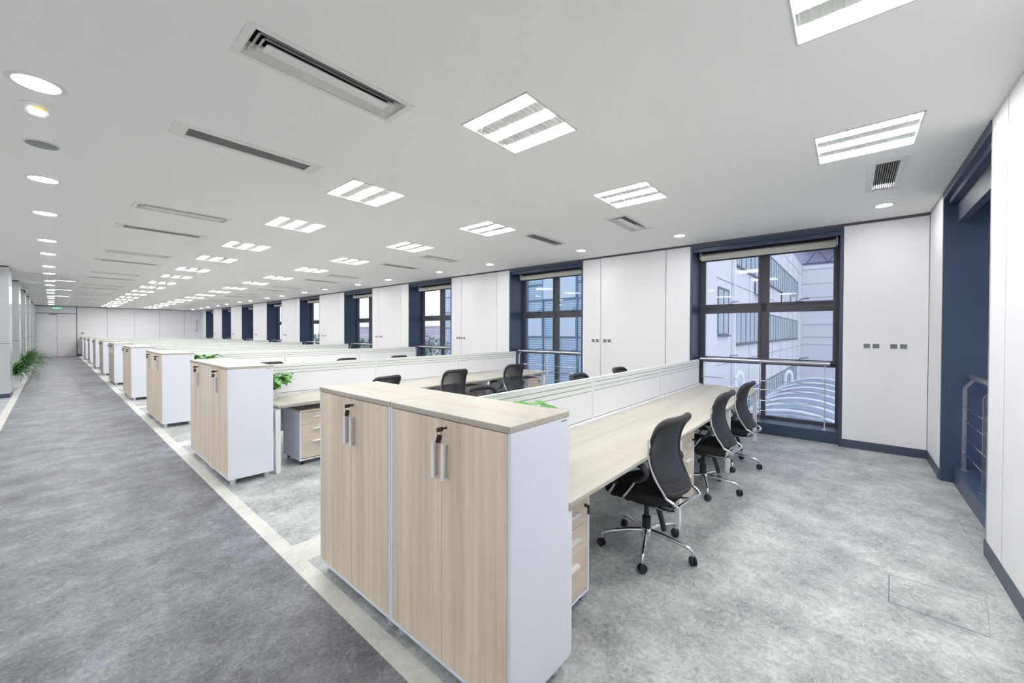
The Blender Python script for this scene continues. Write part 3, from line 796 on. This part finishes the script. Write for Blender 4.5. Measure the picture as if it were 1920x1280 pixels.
    # armrests
    for s in (-1, 1):
        x = s*.262
        lp = spline([(x, -.055, .565), (x, -.115, .60), (x, -.132, .645), (x, -.09, .680), (x, .0, .687), (x, .10, .678), (x, .175, .655), (x, .195, .62), (x, .14, .56), (x, .085, .515)], 5)
        m = MB(); m.tube(lp, [.013+.006*math.sin(PI*i/(len(lp)-1))for i in range(len(lp))], 8, flat=1.4)
        ar = m.build('armrest', M['black'], e)
        for (ya, za, yb) in ((-.06, .57, .035), (.09, .518, .145)):
            m = MB(); m.tube(spline([(x, ya, za), (x, (ya+yb)/2, (za+.43)/2), (x-.004*s, yb, .43), (x-.05*s, yb, .395), (x-.10*s, yb-.01, .388)], 4), .0085, 8)
            m.build('strut', M['chrome'], ar)
    return e
ch = make_chair(); used = [False]
chairs = [
    (2.77, 1.10, -.10, 'black mesh office chair nearest the camera, at the front desk row', 'chairs along the front side of the nearest desk row'),
    (4.22, 1.105, -.02, 'middle black mesh chair of three at the front desk edge', 'chairs along the front side of the nearest desk row'),
    (5.20, 1.09, -.05, 'black mesh chair closest to the near window, at the front desk edge', 'chairs along the front side of the nearest desk row'),
    (2.87, 2.68, PI, 'black chair behind the nearest partition, only its rounded back top showing by the cabinet', 'chairs behind the nearest partition'),
    (4.62, 2.58, PI, 'middle black chair top peeking over the nearest partition screen', 'chairs behind the nearest partition'),
    (5.90, 2.60, PI, 'black chair top peeking over the nearest partition at the window end', 'chairs behind the nearest partition'),
    (2.74, 4.66, .15, 'black chair at the second desk row, mostly hidden behind the nearest cabinets', 'chairs at the second desk row'),
    (3.94, 4.67, -.05, 'black mesh chair at the second desk row, left one of two with full backs showing', 'chairs at the second desk row'),
    (5.33, 4.67, -.12, 'black mesh chair at the second desk row closest to the second window', 'chairs at the second desk row'),
    (2.60, 8.28, 0, 'black chair top left of three peeking over the second row partition', 'chairs at the third desk row'),
    (4.05, 8.28, 0, 'black chair top in the middle of three peeking over the second row partition', 'chairs at the third desk row'),
    (5.32, 8.28, 0, 'black chair top right of three peeking over the second row partition', 'chairs at the third desk row')]
for x, y, rz, lab, gr in chairs: place(ch, used, (x, y, 0), rz, lab, gr)
# ------------------------------------------------------------------ plants
def leaf(m, base, az, elev, L, w, droop, heart=True, n=7):
    """curved leaf blade made of a folded strip"""
    d = Vector((math.cos(az), math.sin(az), 0)); side = Vector((-math.sin(az), math.cos(az), 0))
    p = Vector(base); e = elev; vs = []
    for i in range(n+1):
        t = i/n
        if heart: ww = w*(math.sin(PI*min(1, t*1.02)**.62))*.5*(1.05-.1*t) if t < 1 else .001
        else: ww = w*.5*(.55+.45*math.sin(PI*min(1, t*1.4)**.8) if t < .7 else (1-t)/.3*.75+.02)
        up = Vector((0, 0, 1))*math.cos(e)-d*math.sin(e)
        fold = .25*ww
        vs += [p+side*ww+up*fold, p, p-side*ww+up*fold]
        p = p+(d*math.cos(e)+Vector((0, 0, 1))*math.sin(e))*L/n
        e -= droop/n
    fs = []
    for i in range(n):
        a = i*3; fs += [(a, a+1, a+4, a+3), (a+1, a+2, a+5, a+4)]
    m.add(vs, fs, 0, True)
def pothos(loc, label, seed, sc=1.):
    rnd = random.Random(seed)
    e = empty('potted_pothos', loc, label=label, cat='plant', group='desk plants')
    m = MB(); m.lathe([(0, 0), (.045, 0), (.062, .10), (.066, .115), (.058, .115), (.055, .10), (0, .10)], n=24); m.build('pot', M['pot'], e)
    m = MB(); m.lathe([(0, .098), (.054, .098), (0, .104)], n=16); m.build('soil', M['soil'], e)
    m = MB(); st = MB()
    for i in range(72):
        az = rnd.uniform(0, 2*PI); el = rnd.uniform(.6, 1.45); rr = rnd.uniform(.06, .19)*sc
        b = Vector((math.cos(az)*.02, math.sin(az)*.02, .10)); t = b+Vector((math.cos(az)*math.cos(el), math.sin(az)*math.cos(el), math.sin(el)))*rr
        st.tube([b, (b+t)/2+Vector((0, 0, .01)), t], .0018, 5)
        leaf(m, t, az+rnd.uniform(-.6, .6), rnd.uniform(-.2, .7), rnd.uniform(.07, .105)*sc, rnd.uniform(.06, .085)*sc, rnd.uniform(.6, 1.6))
    m.build('leaves', M['leaf'], e); st.build('stems', M['leaf'], e)
pothos((1.86, 1.50, .75), 'potted green pothos behind the nearest cabinets, leaf tips showing above the top', 3, 1.42)
pothos((1.69, 5.2, .75), 'potted green pothos in white pot on the second row desk', 5, 1.2)
pothos((1.80, 8.82, .75), 'potted green pothos on the third row desk, behind the second cabinets', 8, 1.5)
pothos((1.78, 12.60, .75), 'potted green pothos on the fourth row desk, behind the third cabinets', 12, 1.4)
def strap(loc, label, seed, H=.55, sp_=.5):
    rnd = random.Random(seed)
    e = empty('potted_spider_plant', loc, label=label, cat='plant', group='aisle floor plants')
    m = MB(); m.lathe([(0, 0), (.14, 0), (.175, .30), (.185, .33), (.17, .33), (.165, .30), (0, .30)], n=28); m.build('pot', M['pot'], e)
    m = MB(); m.lathe([(0, .29), (.164, .30), (0, .31)], n=16); m.build('soil', M['soil'], e)
    m = MB()
    for i in range(210):
        az = rnd.uniform(0, 2*PI); el = rnd.uniform(.75, 1.5)
        leaf(m, (math.cos(az)*.04, math.sin(az)*.04, .30), az, el, rnd.uniform(.6, 1.0)*H*1.7, rnd.uniform(.028, .042), rnd.uniform(1.0, 2.4), heart=False, n=10)
    m.build('leaves', M['leafd'], e)
for k, (x, y, H, lab) in enumerate(((-.76, 17.4, .46, 'green spider plant in white pot just past the nearest column'), (-.70, 20.5, .50, 'arching green spider plant, second of four along the column side'),
                                    (-.70, 21.9, .52, 'tall arching green spider plant, third of four along the column side'), (-.74, 24.6, .60, 'farthest green spider plant beside the columns near the double door'))):
    strap((x, y, 0), lab, 20+k, H)
# ------------------------------------------------------------------ outside world
box(7.8, -40, -8.2, 140, 160, -8).build('ground_outside', M['pave'], kind='structure')
# building facing the near window: long facade at Y=3.06, end wall at X=40
bd = empty('office_building', (0, 0, -8), label='grey panelled building with ribbon windows across the courtyard', cat='building')
def zz_(z): return z+8
FY = 3.06
m = MB(); m.box(11.6, FY, 0, 40.3, FY+2.5, zz_(7.0), 0)
for z in (.55, 3.2, 6.2, -2.6): m.box(11.6, FY-.012, zz_(z), 40, FY+.01, zz_(z)+.02, 1)
x = 14.9
while x < 40: m.box(x, FY-.01, 0, x+.02, FY+.01, zz_(7), 1); x += 3.1
m.box(11.55, FY-.10, 0, 12.5, FY, zz_(7.0), 0)
m.build('wall', [M['ext'], M['extj']], bd)
def band(x0, x1, z0, z1, n):
    f_ = MB(); t = .05
    f_.box(x0, FY-.03, zz_(z0)-t, x1, FY, zz_(z0)); f_.box(x0, FY-.03, zz_(z1), x1, FY, zz_(z1)+t); f_.box(x0, FY-.10, zz_(z0)-t-.05, x1, FY, zz_(z0)-t)
    for i in range(n+1):
        xx = x0+(x1-x0)*i/n; f_.box(xx-t/2, FY-.03, zz_(z0), xx+t/2, FY, zz_(z1))
    o = f_.build('window', M['extf'], bd)
    box(x0, FY-.012, zz_(z0), x1, FY-.004, zz_(z1)).build('pane', M['extg'], o)
band(15.5, 36.6, 3.95, 5.3, 24); band(15.5, 36.6, 1.2, 2.42, 24); band(15.5, 36.0, -2.1, -.75, 24); band(13.1, 14.45, 1.53, 2.9, 2); band(15.5, 36, -5.6, -3.6, 12)
m = MB(); m.tube([(15.05, FY-.08, 0), (15.05, FY-.08, zz_(7.0))], .032, 8); m.build('downpipe', M['hoop'], bd)
m = MB(); m.box(40, -14, 0, 40.4, FY, zz_(6.9), 0)
for z in (.6, 1.2, 2.2, 3.3, 4.4, 5.5, -1, -2.4): m.box(39.985, -14, zz_(z), 40.01, FY, zz_(z)+.035, 1)
m.box(39.9, -14, zz_(6.72), 40.1, FY, zz_(7.0), 0)
m.build('end_wall', [M['ext2'], M['extj']], bd)
tr = empty('roof_truss', (0, 0, 0), label='steel roof truss above the far grey wall outside', cat='truss')
m = MB(); m.box(41.5, -14, 6.5, 41.7, FY+9, 14, 0); m.build('backing', M['trussb'], tr)
m = MB(); m.tube([(40.2, -14, 7.2), (40.2, FY, 7.2)], .06, 6); m.tube([(40.2, -14, 8.3), (40.2, FY, 8.3)], .06, 6)
y = -14
while y < FY-1: m.tube([(40.2, y, 7.2), (40.2, y+.7, 8.3), (40.2, y+1.4, 7.2)], .045, 6); y += 1.4
m.box(39.6, -14, 8.5, 41.7, FY, 8.8)
m.build('truss_bars', M['truss'], tr)
ac = empty('air_conditioner', label='x', cat='air conditioner')
m = MB(); m.box(-.42, -.36, 0, .42, 0, .6, ch=.01); m.build('casing', M['ac'], ac)
m = MB()
for i in range(9): m.box(-.38+.05*i, -.372, .05, -.36+.05*i, -.36, .55)
m.lathe([(.16, 0), (.2, 0), (.2, .01), (.16, .01)], (.14, -.372, .3), 20, axis=1); m.build('grille', M['ventg'], ac)
for xb in (-.38, .33): box(xb, -.36, -.05, xb+.05, 0, 0).build('bracket', M['extf'], ac)
used = [False]
place(ac, used, (19.4, FY-.06, 3.15), 0, 'outdoor air conditioning unit under the ribbon windows, left one', 'outdoor air conditioners')
place(ac, used, (27.6, FY-.06, 3.25), 0, 'white outdoor air conditioning unit with slatted grille, right one', 'outdoor air conditioners')
place(ac, used, (30.8, FY-.06, 3.2), 0, 'outdoor air conditioning unit farthest along the facade', 'outdoor air conditioners')
# arched canopy between the buildings
cn = empty('arched_canopy', (0, 0, 0), label='blue-white arched tube canopy seen low through the near window', cat='canopy')
hx = [9.5, 10.6, 11.7, 12.8, 14.1, 15.5, 17.0, 18.9]
def arc(X, rr=1.95, zt=-.162):
    t = (X-9.5)/9.5; yc = .98-.12*t
    return [(X, yc+rr*math.sin(a), zt-rr+rr*math.cos(a)) for a in [(-1.25+2.5*i/28) for i in range(29)]]
for X in hx:
    m = MB(); m.tube(arc(X), .028, 8); m.tube([(p[0]+.12, p[1], p[2]-.10) for p in arc(X, 1.95)], .022, 6); m.build('hoop', M['hoop'], cn)
m = MB()
for X0_, X1_ in zip(hx[:-1], hx[1:]):
    A, B_ = arc(X0_, 1.93, -.182), arc(X1_, 1.93, -.182)
    for i in range(28): m.add([A[i], A[i+1], B_[i+1], B_[i]], [(0, 1, 2, 3)], 0, True)
m.build('roof_sheet', M['roofg'], cn)
pi_ = empty('curved_pipe', label='x', cat='pipe')
m = MB(); m.tube([(0, .22, -2.5), (0, .22, 0)]+[(0, .22*math.cos(a*PI/12), .22*math.sin(a*PI/12)) for a in range(1, 12)]+[(0, -.22, 0), (0, -.22, -.6)], .085, 10); m.build('tube', M['hoop'], pi_)
m = MB(); m.lathe([(.085, -.62), (.10, -.62), (.10, -.58), (.085, -.58)], (0, -.22, 0), 14); m.build('collar', M['alu'], pi_)
used = [False]
place(pi_, used, (12.6, 2.36, .20), .9, 'white hooped vent pipe in courtyard behind the desk end, left one', 'hooped vent pipes')
place(pi_, used, (20.0, 1.94, -.28), .5, 'white hooped vent pipe beside the arched canopy, right one', 'hooped vent pipes')
for o in C.objects:
    if o.name.startswith('curved_pipe'): o.scale = (.55, .55, 1.0)
# glass curtain wall building seen through the second window
g = empty('glass_building', (25, 13.2, -8), label='blue glass curtain-wall building seen through the second window', cat='building')
box(0, 0, 0, 6, 8.6, 18).build('wall', M['cw'], g)
m = MB()
for i in range(90): m.box(-.05, 0, 2+.175*i, 0, 8.6, 2.06+.175*i)
m.build('louvres', M['cwl'], g)
m = MB()
for yy in (0, 1.92, 3.5, 4.98, 6.55, 8.5): m.box(-.13, yy, 0, 0, yy+.09, 18)
for zq in (2.6, 5.2, 6.45, 9.13, 11.98, 13.2, 14.9): m.box(-.11, 0, zq, 0, 8.6, zq+.09)
m.build('mullions', M['cwm'], g)
for (ya, za) in ((2.05, 9.25), (5.1, 9.25), (3.6, 12.1), (2.05, 12.1)):
    fo = MB(); fo.box(-.16, ya, za, -.10, ya+1.35, za+1.9); w_ = fo.build('window', M['cwl'], g)
# pale tower and distant building, trees
t_ = empty('pale_tower', (34, 38.6, -8), label='pale blue-grey tower at the right of the third window view', cat='building')
box(0, 0, 0, 5, 3.4, 26).build('wall', M['pale'], t_)
m = MB()
for i in range(12): m.box(-.06, 0, 2+2*i, 0, 3.4, 2.12+2*i)
for yy in (1.1, 2.3): m.box(-.06, yy, 0, 0, yy+.1, 26)
m.build('joints', M['cwm'], t_)
t_ = empty('distant_building', (70, 70, -8), label='low pinkish building on the horizon beyond the trees', cat='building')
box(0, 0, 0, 12, 90, 10.9).build('wall', M['pink'], t_)
m = MB()
for i in range(3): m.box(-.1, 0, 4.2+2.4*i, 0, 90, 5.4+2.4*i)
m.build('windows', M['paneh'], t_)
box(-.4, -.4, 10.9, 12.4, 90.4, 11.3).build('roof', M['pale'], t_)
def tree(loc, H, R_, seed, label):
    rnd = random.Random(seed)
    e = empty('tree', loc, label=label, cat='tree', group='trees beyond the windows')
    m = MB(); m.tube([(0, 0, 0), (.1, 0, H*.4), (0, .1, H*.7)], [.25, .2, .1], 8); m.build('trunk', M['trunk'], e)
    m = MB()
    cl_ = [(Vector((rnd.gauss(0, R_*.45), rnd.gauss(0, R_*.45), H*.72+rnd.uniform(-.22, .2)*H)), rnd.uniform(.3, .5)*R_) for _ in range(16)]
    for c0, r0 in cl_:
        for _ in range(90):
            d_ = Vector((rnd.gauss(0, 1), rnd.gauss(0, 1), rnd.gauss(0, 1))).normalized(); p = c0+d_*r0*rnd.uniform(.7, 1.05); s = rnd.uniform(.16, .34)
            a_ = Vector((rnd.gauss(0, 1), rnd.gauss(0, 1), rnd.gauss(0, 1))).normalized(); b_ = a_.cross(d_).normalized() if a_.cross(d_).length > .01 else Vector((1, 0, 0))
            m.add([p-a_*s, p-b_*s*.6, p+a_*s, p+b_*s*.6], [(0, 1, 2, 3)])
    m.build('foliage', M['tree'], e)
tl = [(27, 38, 9.0, 3.0), (38, 54, 9.4, 3.2), (30, 47, 8.8, 3.0), (23, 45, 9.2, 3.0), (27, 58, 9.4, 3.2), (17, 55, 9.2, 3.0), (36, 72, 9.8, 3.6), (22, 74, 9.6, 3.6)]
for i, (x, y, H, r) in enumerate(tl):
    tree((x, y, -8), H, r, 50+i, 'dense haze-greyed tree outside beyond the window wall, %s of the eight from the camera' % (ORD[i] if i else 'first'))
# ------------------------------------------------------------------ light, world, camera
w = bpy.data.worlds.new('world'); bpy.context.scene.world = w; w.use_nodes = True; nt = w.node_tree
bg = nt.nodes['Background']
tc = N(nt, 'ShaderNodeTexCoord'); sx = N(nt, 'ShaderNodeSeparateXYZ'); nt.links.new(tc.outputs['Generated'], sx.inputs[0])
cr = N(nt, 'ShaderNodeValToRGB'); e0 = cr.color_ramp.elements
e0[0].position = .0; e0[0].color = (.86, .90, 1, 1); e0[1].position = .6; e0[1].color = (.80, .87, 1, 1)
nt.links.new(sx.outputs['Z'], cr.inputs['Fac']); nt.links.new(cr.outputs[0], bg.inputs['Color']); bg.inputs['Strength'].default_value = .80
cam = bpy.data.cameras.new('camera'); co = bpy.data.objects.new('camera', cam); C.objects.link(co)
f_px = 739.13; cam.sensor_fit = 'HORIZONTAL'; cam.sensor_width = 36; cam.lens = f_px*36/1920
cam.shift_x = 0; cam.shift_y = -9.527/1920*1.0
cam.clip_start = .02; cam.clip_end = 400
Yw = math.radians(49.334); pt = math.radians(-.6245); rl_ = math.radians(.1818)
F = Vector((math.sin(Yw)*math.cos(pt), math.cos(Yw)*math.cos(pt), math.sin(pt)))
Rt = Vector((math.cos(Yw), -math.sin(Yw), 0)); U = Rt.cross(F)
R2 = Rt*math.cos(rl_)+U*math.sin(rl_); U2 = -Rt*math.sin(rl_)+U*math.cos(rl_)
mt = Matrix((R2, U2, -F)).transposed().to_4x4(); mt.translation = (0, 0, 1.55)
co.matrix_world = mt
sc_ = bpy.context.scene; sc_.camera = co
sc_.view_settings.view_transform = 'Standard'; sc_.view_settings.look = 'None'; sc_.view_settings.gamma = 1; sc_.view_settings.use_curve_mapping = False
sc_.view_settings.exposure = 0.92
sc_.cycles.diffuse_bounces = 6; sc_.cycles.max_bounces = 12; sc_.cycles.transparent_max_bounces = 16
